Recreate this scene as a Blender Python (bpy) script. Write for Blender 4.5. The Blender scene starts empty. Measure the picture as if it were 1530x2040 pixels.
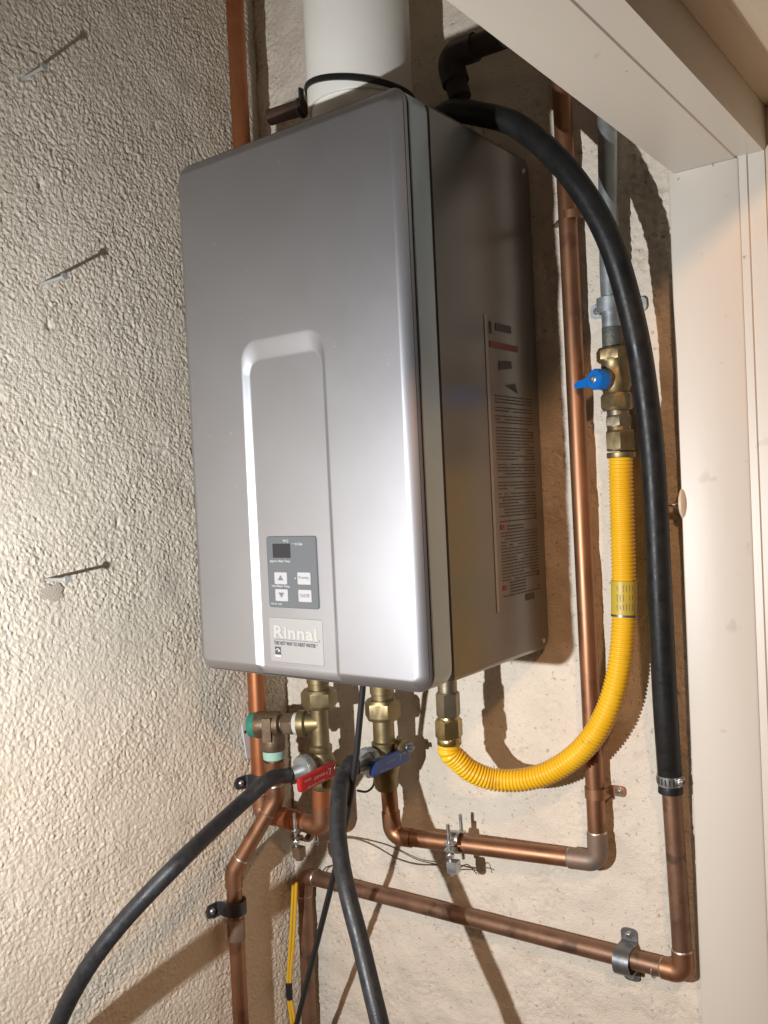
import bpy, bmesh, math, random
import numpy as np
from mathutils import Vector, Matrix

S = bpy.context.scene
COL = S.collection
R = math.radians
random.seed(7)

# ------------------------------------------------------------------ camera
cam_d = bpy.data.cameras.new('camera')
cam = bpy.data.objects.new('camera', cam_d)
COL.objects.link(cam)
S.camera = cam
def basis(yaw, pit, rol):
    cy, sy, cp, sp = math.cos(yaw), math.sin(yaw), math.cos(pit), math.sin(pit)
    f = Vector((-sy*cp, cy*cp, sp)); r = Vector((cy, sy, 0)); u = r.cross(f)
    c, s = math.cos(rol), math.sin(rol)
    return c*r + s*u, -s*r + c*u, f
_r, _u, _f = basis(0.6420, -0.0205, -0.0465)
cam.matrix_world = Matrix(((_r.x, _u.x, -_f.x, .8719), (_r.y, _u.y, -_f.y, -1.0315), (_r.z, _u.z, -_f.z, .2087), (0, 0, 0, 1)))
cam_d.sensor_fit = 'VERTICAL'; cam_d.sensor_height = 36.0; cam_d.sensor_width = 27.0
cam_d.lens = 36.0*1784.86/2040.0
cam_d.clip_start = .02; cam_d.clip_end = 60

# ------------------------------------------------------------------ world, lamps, exposure
W = bpy.data.worlds.new('World'); S.world = W; W.use_nodes = True
bg = W.node_tree.nodes['Background']
bg.inputs[0].default_value = (.55, .40, .27, 1); bg.inputs[1].default_value = .004
S.view_settings.view_transform = 'Standard'; S.view_settings.look = 'None'
S.view_settings.exposure = 0; S.view_settings.gamma = 1
S.render.resolution_x = 768; S.render.resolution_y = 1024

def lamp(name, kind, loc, power, color, radius, target=None, spot=None, blend=1):
    d = bpy.data.lights.new(name, kind); o = bpy.data.objects.new(name, d); COL.objects.link(o)
    o.location = loc; d.energy = power; d.color = color; d.shadow_soft_size = radius
    if target is not None:
        o.rotation_euler = (Vector(target)-Vector(loc)).to_track_quat('-Z', 'Y').to_euler()
    if spot: d.spot_size = R(spot); d.spot_blend = blend
    return o
# hand-held torch beside the camera, low and to the left
lamp('torch', 'SPOT', (.275, -1.095, .061), 51, (.945, .975, 1.0), .009, (.14, 0, .05), 138, 1)
# warm room lamp behind, shining in through the doorway
lamp('room_lamp', 'POINT', (1.40, -1.36, 1.09), 42, (1, .54, .28), .06)

# ------------------------------------------------------------------ materials
def mat(name, c, metal=0.0, rough=.5, c2=None, scale=30, lo=.35, hi=.7, rvar=0, bump=0, bscale=80, spec=.5, coat=0, stretch=(1, 1, 1), detail=4):
    m = bpy.data.materials.new(name); m.use_nodes = True
    nt = m.node_tree; N = nt.nodes; L = nt.links; b = N['Principled BSDF']
    b.inputs['Base Color'].default_value = (*c, 1)
    b.inputs['Metallic'].default_value = metal; b.inputs['Roughness'].default_value = rough
    b.inputs['Specular IOR Level'].default_value = spec
    if coat: b.inputs['Coat Weight'].default_value = coat; b.inputs['Coat Roughness'].default_value = .15
    tc = N.new('ShaderNodeTexCoord'); mp = N.new('ShaderNodeMapping'); mp.inputs['Scale'].default_value = stretch
    L.new(tc.outputs['Object'], mp.inputs[0])
    if c2 is not None or rvar:
        n = N.new('ShaderNodeTexNoise'); n.inputs['Scale'].default_value = scale; n.inputs['Detail'].default_value = detail
        n.inputs['Roughness'].default_value = .6
        L.new(mp.outputs[0], n.inputs['Vector'])
        if c2 is not None:
            rp = N.new('ShaderNodeValToRGB'); rp.color_ramp.elements[0].position = lo; rp.color_ramp.elements[1].position = hi
            rp.color_ramp.elements[0].color = (*c, 1); rp.color_ramp.elements[1].color = (*c2, 1)
            L.new(n.outputs[0], rp.inputs[0]); L.new(rp.outputs[0], b.inputs['Base Color'])
        if rvar:
            mr = N.new('ShaderNodeMapRange'); mr.inputs[1].default_value = .3; mr.inputs[2].default_value = .7
            mr.inputs[3].default_value = max(.02, rough-rvar); mr.inputs[4].default_value = rough+rvar
            L.new(n.outputs[0], mr.inputs[0]); L.new(mr.outputs[0], b.inputs['Roughness'])
    if bump:
        n2 = N.new('ShaderNodeTexNoise'); n2.inputs['Scale'].default_value = bscale; n2.inputs['Detail'].default_value = 5
        L.new(mp.outputs[0], n2.inputs['Vector'])
        bp = N.new('ShaderNodeBump'); bp.inputs['Strength'].default_value = bump; bp.inputs['Distance'].default_value = .002
        L.new(n2.outputs[0], bp.inputs['Height']); L.new(bp.outputs[0], b.inputs['Normal'])
    return m

def spots(m, c, scale, thr, width=.04, stretch=(1, 1, 1), amount=1.0):
    """lay irregular marks of colour c over a material's own colour"""
    nt = m.node_tree; N = nt.nodes; L = nt.links; b = N['Principled BSDF']; s = b.inputs['Base Color']
    tc = N.new('ShaderNodeTexCoord'); mp = N.new('ShaderNodeMapping'); mp.inputs['Scale'].default_value = stretch
    mp.inputs['Location'].default_value = (scale*.37, 1.7, thr*9)
    n = N.new('ShaderNodeTexNoise'); n.inputs['Scale'].default_value = scale; n.inputs['Detail'].default_value = 3
    rp = N.new('ShaderNodeMapRange'); rp.inputs[1].default_value = thr; rp.inputs[2].default_value = thr+width; rp.inputs[4].default_value = amount
    mx = N.new('ShaderNodeMix'); mx.data_type = 'RGBA'
    L.new(tc.outputs['Object'], mp.inputs[0]); L.new(mp.outputs[0], n.inputs['Vector']); L.new(n.outputs[0], rp.inputs[0])
    L.new(rp.outputs[0], mx.inputs[0])
    if s.links: L.new(s.links[0].from_socket, mx.inputs[6])
    else: mx.inputs[6].default_value = s.default_value
    mx.inputs[7].default_value = (*c, 1)
    L.new(mx.outputs[2], s)
    return m

M = {}
M['stucco'] = spots(mat('stucco', (.68, .60, .485), 0, .92, (.76, .68, .565), 9, .3, .75, bump=.6, bscale=520, spec=.2), (.47, .42, .35), 14, .62, .12, amount=.4)
M['plaster'] = spots(spots(mat('plaster', (.67, .583, .478), 0, .9, (.75, .66, .55), 14, .3, .7, bump=.8, bscale=480, spec=.2), (.36, .32, .26), 150, .64, .04, amount=.7), (.54, .47, .39), 40, .60, .1, amount=.4)
M['trim'] = spots(mat('trim_paint', (.70, .64, .555), 0, .42, (.66, .60, .515), 6, .35, .75, bump=.10, bscale=60, stretch=(1, .25, .25)), (.50, .43, .34), 34, .70, .05, amount=.45)
M['trim'] = spots(M['trim'], (.30, .22, .15), 75, .745, .02, amount=.7)
M['trim_warm_bounce'] = spots(mat('trim_bounce_tint', (.72, .60, .45), 0, .42, (.67, .55, .41), 6, .35, .75, bump=.06, bscale=25), (.42, .34, .25), 30, .66, .06, amount=.7)  # peach base holds warm bounced light; the stains are its own
M['plain'] = mat('plain_wall', (.55, .48, .40), 0, .9)
M['silver'] = spots(mat('silver_paint', (.415, .411, .432), .97, .455, (.425, .421, .442), 14, rvar=.010, bump=.035, bscale=900), (.62, .61, .60), 130, .735, .03, amount=.5)
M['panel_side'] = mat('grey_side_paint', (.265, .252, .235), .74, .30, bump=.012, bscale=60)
M['bezel'] = mat('grey_plastic', (.47, .60, .71), .15, .30, (.50, .63, .74), 40, bump=.02, bscale=500)
M['black_gap'] = mat('black_gap_shade', (.02, .02, .02), 0, .7)  # black stands in for the shade inside gaps, slots and holes
M['brown_gap'] = mat('brown_gap_shade', (.055, .04, .032), 0, .6)  # brown stands in for the shade in the gap behind the bezel
M['panel'] = mat('panel_grey', (.108, .116, .124), 0, .38, bump=.01, bscale=300)
M['screen'] = mat('dark_screen', (.018, .018, .022), 0, .35)
M['button'] = mat('button_silver', (.47, .47, .49), .35, .38)
M['ink_light'] = mat('light_print', (.62, .63, .64), 0, .6)
M['ink_dark'] = mat('dark_print', (.06, .06, .065), 0, .6)
M['ink_mid'] = mat('mid_print', (.14, .145, .15), 0, .6)
M['cream'] = mat('cream_letters', (.45, .44, .41), .2, .42)
M['plate'] = mat('badge_plate', (.46, .455, .465), .72, .42)
M['label'] = mat('label_film', (.25, .238, .22), .66, .28, (.27, .256, .235), 30, spec=.5)
M['label_edge'] = mat('label_margin', (.42, .41, .385), .1, .3)
M['label_ink'] = mat('label_print', (.055, .042, .035), 0, .4)
M['red_ink'] = mat('red_print', (.30, .05, .028), 0, .45)
M['pvc'] = spots(mat('white_vent', (.80, .765, .70), 0, .42, (.75, .71, .64), 10, bump=.05, bscale=20), (.45, .41, .35), 45, .70, .06, stretch=(1, 1, .4), amount=.35)
M['rubber'] = mat('black_rubber', (.012, .012, .0125), 0, .43, (.020, .019, .018), 60, rvar=.10, bump=.10, bscale=260, spec=.28)
M['hose'] = mat('hose_rubber', (.016, .0165, .019), 0, .44, (.030, .030, .032), 120, rvar=.1, bump=.12, bscale=420, spec=.42)
M['cord'] = mat('black_cord', (.014, .014, .015), 0, .5)
M['copper'] = spots(mat('copper', (.315, .152, .083), .88, .465, (.40, .205, .115), 22, .3, .75, rvar=.08, bump=.06, bscale=90, stretch=(1, 1, .35)), (.15, .07, .04), 28, .57, .14, amount=.7)
M['copper_dark'] = spots(mat('dull_copper', (.23, .132, .085), .78, .5, (.32, .185, .12), 26, .3, .7, rvar=.08, bump=.1, bscale=120), (.10, .065, .05), 34, .55, .1, amount=.75)
M['copper_red'] = mat('red_copper', (.39, .130, .048), .74, .45, (.44, .18, .085), 18, bump=.06, bscale=60)
M['copper_strap'] = mat('copper_plate_strap', (.50, .17, .075), .85, .4)
M['flux'] = mat('fluxed_copper', (.30, .19, .13), .55, .55, (.22, .18, .15), 60, bump=.15, bscale=200)
M['solder'] = mat('solder', (.48, .42, .37), .9, .38)
M['brass'] = spots(mat('brass', (.235, .175, .09), .85, .46, (.30, .235, .125), 40, rvar=.06, bump=.08, bscale=180), (.20, .14, .06), 70, .58, .12, amount=.6)
M['brass_new'] = mat('clean_brass', (.40, .305, .13), .92, .32, (.46, .36, .17), 40, bump=.05, bscale=150)
M['bronze'] = spots(mat('bronze', (.175, .118, .076), .68, .48, (.225, .155, .10), 50, rvar=.06, bump=.22, bscale=260), (.13, .08, .045), 60, .57, .12, amount=.7)
M['adapter'] = mat('dull_brass_adapter', (.30, .25, .17), .85, .42, (.24, .20, .14), 60, bump=.1, bscale=200)
M['zinc'] = mat('zinc_steel', (.50, .51, .52), .92, .36, (.62, .63, .63), 90, rvar=.08, bump=.05, bscale=200)
M['galv'] = mat('galvanised', (.37, .40, .41), .75, .46, (.50, .53, .545), 45, .35, .65, rvar=.08, bump=.1, bscale=100)
M['galv_dark'] = mat('pipe_thread', (.12, .125, .11), .6, .6, (.18, .18, .15), 80, bump=.4, bscale=300)
M['strap'] = mat('black_strap', (.055, .056, .06), .6, .42, (.085, .085, .09), 60, bump=.08, bscale=150)
M['strap_grey'] = mat('grey_strap', (.17, .17, .175), .75, .42, (.25, .25, .25), 60, bump=.1, bscale=150)
M['yellow'] = spots(mat('yellow_coating', (.80, .45, .014), 0, .34, (.84, .51, .025), 30, spec=.45), (.50, .29, .03), 48, .64, .08, amount=.45)
M['yellow_tag'] = mat('yellow_sleeve', (.55, .40, .035), 0, .45, (.50, .37, .05), 60)
M['yellow_wire'] = mat('yellow_insulation', (.68, .40, .02), 0, .5)
M['red'] = mat('red_vinyl', (.40, .012, .014), 0, .36, (.46, .02, .02), 40)
M['blue'] = mat('blue_vinyl', (.014, .046, .22), 0, .36, (.02, .06, .26), 40)
M['blue_bright'] = mat('blue_enamel', (.006, .135, .50), .0, .34, (.01, .16, .55), 60, bump=.08, bscale=200)
M['green'] = mat('green_cap', (.02, .19, .125), 0, .5, (.03, .24, .16), 60)
M['green_tape'] = mat('mint_tape', (.36, .58, .47), 0, .65, (.27, .47, .37), 200, stretch=(1, 1, 5), bump=.2, bscale=200)
M['white_tape'] = mat('white_tape', (.66, .68, .60), 0, .6, (.5, .5, .42), 200)
M['disc'] = mat('cream_plastic', (.72, .58, .42), 0, .5)
M['plate_zinc'] = mat('bright_zinc_plate', (.74, .76, .78), .25, .4, (.66, .68, .70), 60)
M['nail'] = mat('nail_steel', (.48, .49, .48), .45, .42)
M['stub'] = mat('dark_brown_stub', (.085, .042, .026), .2, .55, (.055, .03, .02), 60)
M['elbow_shade'] = mat('shaded_copper', (.020, .013, .010), 0, .7, (.035, .02, .014), 40, bump=.2, bscale=150)  # near-black colour stands in for shade on the copper elbow
M['wire'] = mat('bare_wire', (.16, .10, .065), .6, .5)
M['letter_red'] = mat('pale_red_print', (.72, .50, .48), 0, .6)
M['letter_blue'] = mat('pale_blue_print', (.30, .34, .50), 0, .6)
M['chip'] = mat('chipped_patch', (.52, .44, .35), 0, .95, (.44, .37, .30), 90, bump=.6, bscale=500)

# ------------------------------------------------------------------ helpers
def link(name, me, m=None, parent=None, smooth=None):
    o = bpy.data.objects.new(name, me); COL.objects.link(o)
    if m is not None:
        me.materials.append(m)
    if parent is not None: o.parent = parent
    return o
def V(*a): return Vector(a if len(a) > 1 else a[0])

class MB:
    def __init__(s): s.v = []; s.f = []; s.sm = []
    def add(s, vs, fs, smooth=True):
        b = len(s.v); s.v += [tuple(p) for p in vs]
        s.f += [tuple(b+i for i in f) for f in fs]; s.sm += [smooth]*len(fs)
        return s
    def mesh(s, name, sharp=40):
        me = bpy.data.meshes.new(name); me.from_pydata(s.v, [], s.f)
        me.polygons.foreach_set('use_smooth', s.sm)
        me.validate()
        bm = bmesh.new(); bm.from_mesh(me); bmesh.ops.recalc_face_normals(bm, faces=bm.faces); bm.to_mesh(me); bm.free()
        if sharp: me.set_sharp_from_angle(angle=R(sharp))
        me.update(); return me
    def build(s, name, m, parent=None, sharp=40, origin=None):
        if origin is not None:
            ox, oy, oz = origin; s.v = [(x-ox, y-oy, z-oz) for x, y, z in s.v]
        o = link(name, s.mesh(name, sharp), m, parent)
        if origin is not None: o.location = origin
        return o

def frame(d):
    d = Vector(d).normalized(); a = Vector((0, 0, 1)) if abs(d.z) < .9 else Vector((1, 0, 0))
    x = a.cross(d).normalized(); return x, d.cross(x).normalized(), d

def catmull(P, n=10):
    P = [Vector(p) for p in P]; out = []
    Q = [P[0]*2-P[1]]+P+[P[-1]*2-P[-2]]
    for i in range(1, len(Q)-2):
        a, b, c, d = Q[i-1:i+3]
        for k in range(n):
            t = k/n
            out.append(.5*((2*b)+(c-a)*t+(2*a-5*b+4*c-d)*t*t+(3*b-a-3*c+d)*t**3))
    out.append(P[-1]); return out

def fillet(P, rad, n=8):
    P = [Vector(p) for p in P]; out = [P[0]]
    for i in range(1, len(P)-1):
        a = (P[i-1]-P[i]); b = (P[i+1]-P[i]); la, lb = a.length, b.length
        ang = a.angle(b); t = min(rad/math.tan(ang/2), la*.49, lb*.49); r = t*math.tan(ang/2)
        A = P[i]+a.normalized()*t; B = P[i]+b.normalized()*t
        c = P[i]+(a.normalized()+b.normalized()).normalized()*(r/math.sin(ang/2))
        u = A-c; w = B-c; th = u.angle(w)
        for k in range(n+1):
            s = k/n; out.append(c+(u*math.sin((1-s)*th)+w*math.sin(s*th))/math.sin(th))
    out.append(P[-1]); return out

def tube(mb, P, r, seg=16, caps=True, rf=None, flat=None):
    """sweep a circle along P (parallel transport); rf(i,n)->radius factor"""
    P = [Vector(p) for p in P]; n = len(P)
    T = [(P[min(i+1, n-1)]-P[max(i-1, 0)]).normalized() for i in range(n)]
    x, y, _ = frame(T[0]); vs = []; fs = []
    for i in range(n):
        if i:
            x = (x-T[i]*x.dot(T[i])).normalized()
        y = T[i].cross(x)
        rr = r*(rf(i, n) if rf else 1)
        for k in range(seg):
            a = 2*math.pi*k/seg
            vs.append(P[i]+x*(math.cos(a)*rr)+y*(math.sin(a)*rr*(flat or 1)))
    for i in range(n-1):
        for k in range(seg):
            fs.append((i*seg+k, i*seg+(k+1) % seg, (i+1)*seg+(k+1) % seg, (i+1)*seg+k))
    mb.add(vs, fs, True)
    if caps:
        mb.add([vs[k] for k in range(seg)], [tuple(range(seg))[::-1]], False)
        mb.add([vs[(n-1)*seg+k] for k in range(seg)], [tuple(range(seg))], False)
    return mb

def lathe(mb, o, d, prof, seg=28, smooth=True, rot=0, flatx=1, close=True):
    """revolve prof [(t along d, radius)] about the axis at o"""
    x, y, z = frame(d); o = Vector(o); vs = []; fs = []; n = len(prof)
    for t, r in prof:
        for k in range(seg):
            a = 2*math.pi*k/seg+rot
            vs.append(o+z*t+x*(math.cos(a)*r)+y*(math.sin(a)*r*flatx))
    for i in range(n-1):
        for k in range(seg):
            fs.append((i*seg+k, i*seg+(k+1) % seg, (i+1)*seg+(k+1) % seg, (i+1)*seg+k))
    mb.add(vs, fs, smooth)
    if close:
        mb.add(vs[:seg], [tuple(range(seg))[::-1]], False); mb.add(vs[-seg:], [tuple(range(seg))], False)
    return mb

def hexnut(mb, o, d, h, r, rot=0, ch=.14, n=6):
    """hexagon nut with turned-off corners"""
    x, y, z = frame(d); o = Vector(o); vs = []; fs = []; m = n*4
    def ring(t, f):
        for k in range(m):
            a = 2*math.pi*k/m; b = (a % (2*math.pi/n))-math.pi/n
            hx = r*math.cos(math.pi/n)/math.cos(b)
            q = min(hx, r*f)
            vs.append(o+z*t+x*(math.cos(a+rot)*q)+y*(math.sin(a+rot)*q))
    fl = math.cos(math.pi/n)
    ring(0, fl*.97); ring(h*ch, fl+(1-fl)*.75); ring(h*ch*1.3, 1.0); ring(h*(1-ch*1.3), 1.0); ring(h*(1-ch), fl+(1-fl)*.75); ring(h, fl*.97)
    for i in range(5):
        for k in range(m):
            fs.append((i*m+k, i*m+(k+1) % m, (i+1)*m+(k+1) % m, (i+1)*m+k))
    mb.add(vs, fs, True)
    mb.add(vs[:m], [tuple(range(m))[::-1]], False); mb.add(vs[-m:], [tuple(range(m))], False)
    return mb

def box(mb, c, s, ax=None):
    x, y, z = ax if ax else (V(1, 0, 0), V(0, 1, 0), V(0, 0, 1)); c = Vector(c)
    vs = [c+x*(s[0]/2*i)+y*(s[1]/2*j)+z*(s[2]/2*k) for i in (-1, 1) for j in (-1, 1) for k in (-1, 1)]
    mb.add(vs, [(0, 1, 3, 2), (4, 6, 7, 5), (0, 4, 5, 1), (2, 3, 7, 6), (0, 2, 6, 4), (1, 5, 7, 3)], False); return mb

def rrect(w, h, r, n=5):
    out = []
    for cx, cy, a0 in ((w/2-r, h/2-r, 0), (-w/2+r, h/2-r, 90), (-w/2+r, -h/2+r, 180), (w/2-r, -h/2+r, 270)):
        for k in range(n+1):
            a = R(a0+90*k/n); out.append((cx+r*math.cos(a), cy+r*math.sin(a)))
    return out

def plate(mb, c, ex, ey, outline, th, bev=0.0):
    """prism: outline in the plane (ex,ey) at c, raised th along ex x ey, with a chamfered top edge"""
    ex = Vector(ex).normalized(); ey = Vector(ey).normalized(); ez = ex.cross(ey); c = Vector(c)
    n = len(outline); vs = []; fs = []
    mx = sum(p[0] for p in outline)/n; my = sum(p[1] for p in outline)/n
    w = max(p[0] for p in outline)-min(p[0] for p in outline); h = max(p[1] for p in outline)-min(p[1] for p in outline)
    lv = [(0, 0), (th-bev, 0), (th, bev)] if bev else [(0, 0), (th, 0)]
    for t, b in lv:
        fx = 1-2*b/max(w, 1e-6); fy = 1-2*b/max(h, 1e-6)
        for a, e in outline:
            vs.append(c+ex*(mx+(a-mx)*fx)+ey*(my+(e-my)*fy)+ez*t)
    for i in range(len(lv)-1):
        for k in range(n):
            fs.append((i*n+k, i*n+(k+1) % n, (i+1)*n+(k+1) % n, (i+1)*n+k))
    mb.add(vs, fs, True)
    mb.add(vs[:n], [tuple(range(n))[::-1]], False); mb.add(vs[-n:], [tuple(range(n))], False)
    return mb

def empty(name, loc, label, cat, group=None):
    o = bpy.data.objects.new(name, None); COL.objects.link(o); o.location = loc; o.empty_display_size = .02
    o['label'] = label; o['category'] = cat
    if group: o['group'] = group
    return o
class Thing:
    """an Empty at the thing's base; parts are given in world coordinates"""
    def __init__(s, name, loc, label, cat, group=None):
        s.e = empty(name, loc, label, cat, group); s.loc = Vector(loc)
    def part(s, name, mb, m, parent=None, sharp=40, label=None):
        l = s.loc; mb.v = [(x-l.x, y-l.y, z-l.z) for x, y, z in mb.v]
        o = link(name, mb.mesh(name, sharp), m, parent or s.e)
        if label: o['label'] = label
        return o
def tag(o, label, cat, group=None):
    o['label'] = label; o['category'] = cat
    if group: o['group'] = group
    return o
def struct(o): o['kind'] = 'structure'; return o

_txt = {}
def text(mb, s, o, ex, ey, width=None, height=None, th=.0003, space=1.0, bold=0):
    """flat lettering: cap height or width fitted, starting at o, along ex with up ey"""
    cu = bpy.data.curves.new('lettering', 'FONT'); cu.body = s; cu.size = 1; cu.resolution_u = 3; cu.space_character = space; cu.offset = bold
    ob = bpy.data.objects.new('lettering', cu); COL.objects.link(ob)
    dg = bpy.context.evaluated_depsgraph_get(); me = bpy.data.meshes.new_from_object(ob.evaluated_get(dg))
    co = [v.co.copy() for v in me.vertices]; fs = [tuple(p.vertices) for p in me.polygons]
    bpy.data.objects.remove(ob); bpy.data.curves.remove(cu); bpy.data.meshes.remove(me)
    if not co: return mb
    x0 = min(c.x for c in co); x1 = max(c.x for c in co); y0 = min(c.y for c in co); y1 = max(c.y for c in co)
    sx = sy = None
    if width: sx = width/(x1-x0)
    if height: sy = height/(y1-y0)
    sx = sx or sy; sy = sy or sx
    ex = Vector(ex).normalized(); ey = Vector(ey).normalized(); ez = ex.cross(ey); o = Vector(o)
    mb.add([o+ex*((c.x-x0)*sx)+ey*((c.y-y0)*sy)+ez*th for c in co], fs, False)
    return mb

def noise2(h, w, scale_lo, scale_hi, seed):
    """band-passed noise on a grid (cells), zero mean unit deviation"""
    rg = np.random.default_rng(seed); a = rg.standard_normal((h, w))
    fy = np.fft.fftfreq(h)[:, None]; fx = np.fft.fftfreq(w)[None, :]; f = np.sqrt(fx*fx+fy*fy)
    g = np.exp(-(f*scale_lo)**2)*(1-np.exp(-(f*scale_hi)**2))
    b = np.real(np.fft.ifft2(np.fft.fft2(a)*g)); return b/b.std()

def grains(Y, Z, cell, seed):
    """rounded grit: height over the nearest of many scattered stones, each with its own size"""
    rg = np.random.default_rng(seed); i = np.floor(Y/cell).astype(int); j = np.floor(Z/cell).astype(int)
    i0, j0 = i.min()-1, j.min()-1; n, m = i.max()-i0+3, j.max()-j0+3
    py = rg.random((n, m)); pz = rg.random((n, m)); hh = rg.random((n, m)); best = np.full(Y.shape, -9.0)
    for di in (-1, 0, 1):
        for dj in (-1, 0, 1):
            a = i-i0+di; b = j-j0+dj
            dy = Y/cell-(i+di+py[a, b]); dz = Z/cell-(j+dj+pz[a, b])
            best = np.maximum(best, .25+.75*hh[a, b]-(dy*dy+dz*dz)*1.25)
    return best

def grid_mesh(name, P):
    """P: (h,w,3) array of points -> smooth mesh"""
    h, w, _ = P.shape; me = bpy.data.meshes.new(name)
    idx = np.arange(h*w).reshape(h, w)
    q = np.stack([idx[:-1, :-1], idx[:-1, 1:], idx[1:, 1:], idx[1:, :-1]], -1).reshape(-1, 4)
    me.vertices.add(h*w); me.vertices.foreach_set('co', P.reshape(-1).astype(np.float32))
    me.loops.add(q.size); me.loops.foreach_set('vertex_index', q.reshape(-1).astype(np.int32))
    me.polygons.add(len(q)); me.polygons.foreach_set('loop_start', np.arange(0, q.size, 4, dtype=np.int32))
    me.polygons.foreach_set('use_smooth', np.ones(len(q), bool))
    me.update(calc_edges=True); me.validate(); return me

# ------------------------------------------------------------------ walls
XL = -.108
def axis_line(a, b, step, far0, far1):
    core = np.arange(a, b+step/2, step); return np.concatenate([[far0], core, [far1]])
# left wall: dashed stucco, real relief
ys = axis_line(-.62, -.0, .00155, -2.6, .0)[:-1]; zs = axis_line(-.72, 1.06, .00155, -1.5, 1.30)
Yg, Zg = np.meshgrid(ys, zs)
h, w = Yg.shape
n1 = noise2(h, w, 1.8, 5, 1); n2 = noise2(h, w, 1.1, 2.2, 2); n3 = noise2(h, w, 40, 140, 3); n5 = noise2(h, w, 3.2, 9, 5)
lump = np.where(n1 > 0, n1*.7, n1*1.15)
wy = Yg+.0016*noise2(h, w, 3, 9, 21); wz = Zg+.0016*noise2(h, w, 3, 9, 22)
g = np.clip(grains(wy, wz, .0056, 23), -.6, 1); g2 = np.clip(grains(wy, wz, .0034, 24), -.6, 1)
d = (.00105*g+.00042*g2+.00030*np.clip(lump, -2.4, 1.2)+.00016*n2+.00034*n5)*(1+.13*noise2(h, w, 70, 220, 6))+.0003*n3-.0006
for py, pz, dep, ra, rb in ((-.4054, .7270, .0022, .0034, .0034), (-.3933, .4837, .0022, .0034, .0034), (-.4105, .1236, .0022, .0034, .0034), ((-0.1080, -0.3894, 0.6044)[1], (-0.1080, -0.3894, 0.6044)[2], .0045, .0035, .006), ((-0.1080, -0.3881, 0.4337)[1], (-0.1080, -0.3881, 0.4337)[2], .004, .003, .005), ((-0.1080, -0.3029, 0.1865)[1], (-0.1080, -0.3029, 0.1865)[2], .003, .003, .005), ((-0.1080, -0.2055, 0.7311)[1], (-0.1080, -0.2055, 0.7311)[2], .003, .003, .006), ((-0.1080, -0.4198, 0.2526)[1], (-0.1080, -0.4198, 0.2526)[2], .003, .0025, .003)):
    d -= dep*np.exp(-((Yg-py)/ra)**2-((Zg-pz)/rb)**2)
d = np.clip(d, -.0055, .0034)
d[0] = 0; d[-1] = 0; d[:, 0] = 0
P = np.stack([XL+d, Yg, Zg], -1)[:, ::-1]
lw = struct(link('left_wall', grid_mesh('left_wall', P), M['stucco']))
# back wall: trowelled plaster with pits
xs = axis_line(XL-.004, .56, .0026, XL-.01, .9); zs = axis_line(-.78, 1.10, .0026, -1.5, 1.30)
Xg, Zg = np.meshgrid(xs, zs); h, w = Xg.shape
n1 = noise2(h, w, 2.6, 7, 11); n3 = noise2(h, w, 16, 60, 12); n4 = noise2(h, w, 2.2, 5, 13)
sel = 1/(1+np.exp(-(noise2(h, w, 30, 120, 14)-.1)*3))
d = .00040*n1*(.35+.9*sel)+.0009*n3-.0013*np.clip(n4-1.35, 0, 1.3)*(.5+sel)
near = np.clip(1-(Xg-XL)/.06, 0, 1); d += near*.0007*n1
rough_up = np.clip((Xg-.44)/.05, 0, 1)*np.clip((Zg-.36)/.12, 0, 1); d += rough_up*.0009*noise2(h, w, 3.4, 9, 15)
d[:, 0] = 0; d[:, -1] = 0; d[0] = 0; d[-1] = 0
P = np.stack([Xg, -d, Zg], -1)
bw = struct(link('back_wall', grid_mesh('back_wall', P), M['plaster']))
mb = MB(); mb.add([(XL-.01, -2.6, -1.5), (3.2, -2.6, -1.5), (3.2, .01, -1.5), (XL-.01, .01, -1.5)], [(0, 1, 2, 3)], False)
struct(mb.build('floor', M['plain']))
mb = MB(); mb.add([(XL-.01, -2.6, 1.30), (.66, -2.6, 1.30), (.66, .01, 1.30), (XL-.01, .01, 1.30)], [(3, 2, 1, 0)], False)
struct(mb.build('ceiling', M['plain']))
# wall over the doorway and the wall the doorway is cut in
mb = MB(); box(mb, (.655, -1.30, .975), (.20, 2.6, .66)); struct(mb.build('right_wall', M['plain']))

# ------------------------------------------------------------------ door frame
df = Thing('door_frame', (.62, -.01, -1.5), 'white painted door frame with stepped head and side jamb, right of the water heater', 'door frame')
def prism_y(mb, prof, y0, y1):
    n = len(prof); vs = [(x, y0, z) for x, z in prof]+[(x, y1, z) for x, z in prof]
    mb.add(vs, [(i, (i+1) % n, n+(i+1) % n, n+i) for i in range(n)]+[tuple(range(n))[::-1], tuple(range(n, 2*n))], False); return mb
def prism_z(mb, prof, z0, z1):
    n = len(prof); vs = [(x, y, z0) for x, y in prof]+[(x, y, z1) for x, y in prof]
    mb.add(vs, [(i, (i+1) % n, n+(i+1) % n, n+i) for i in range(n)]+[tuple(range(n))[::-1], tuple(range(n, 2*n))], False); return mb
ZH = .5527
mb = prism_y(MB(), [(.5375, ZH+.002), (.5395, ZH), (.6055, ZH), (.6067, ZH+.0012), (.6067, .644), (.5375, .644)], -2.6, -.002)
o = df.part('head_jamb', mb, M['trim'])
mb = prism_y(MB(), [(.6060, ZH+.0014), (.6345, ZH+.0016), (.6368, ZH+.0060), (.6370, .6435), (.6060, .6435)], -2.6, -.0025)
df.part('head_stop', mb, M['trim'])
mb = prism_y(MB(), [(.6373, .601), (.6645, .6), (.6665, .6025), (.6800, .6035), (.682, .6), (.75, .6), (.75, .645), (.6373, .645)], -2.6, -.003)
df.part('head_casing', mb, M['trim_warm_bounce'])
mb = prism_z(MB(), [(.5330, .0), (.5330, -.0135), (.5345, -.0150), (.6065, -.0150), (.6085, -.0135), (.6088, .0)], -1.5, ZH-.0004)
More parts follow.
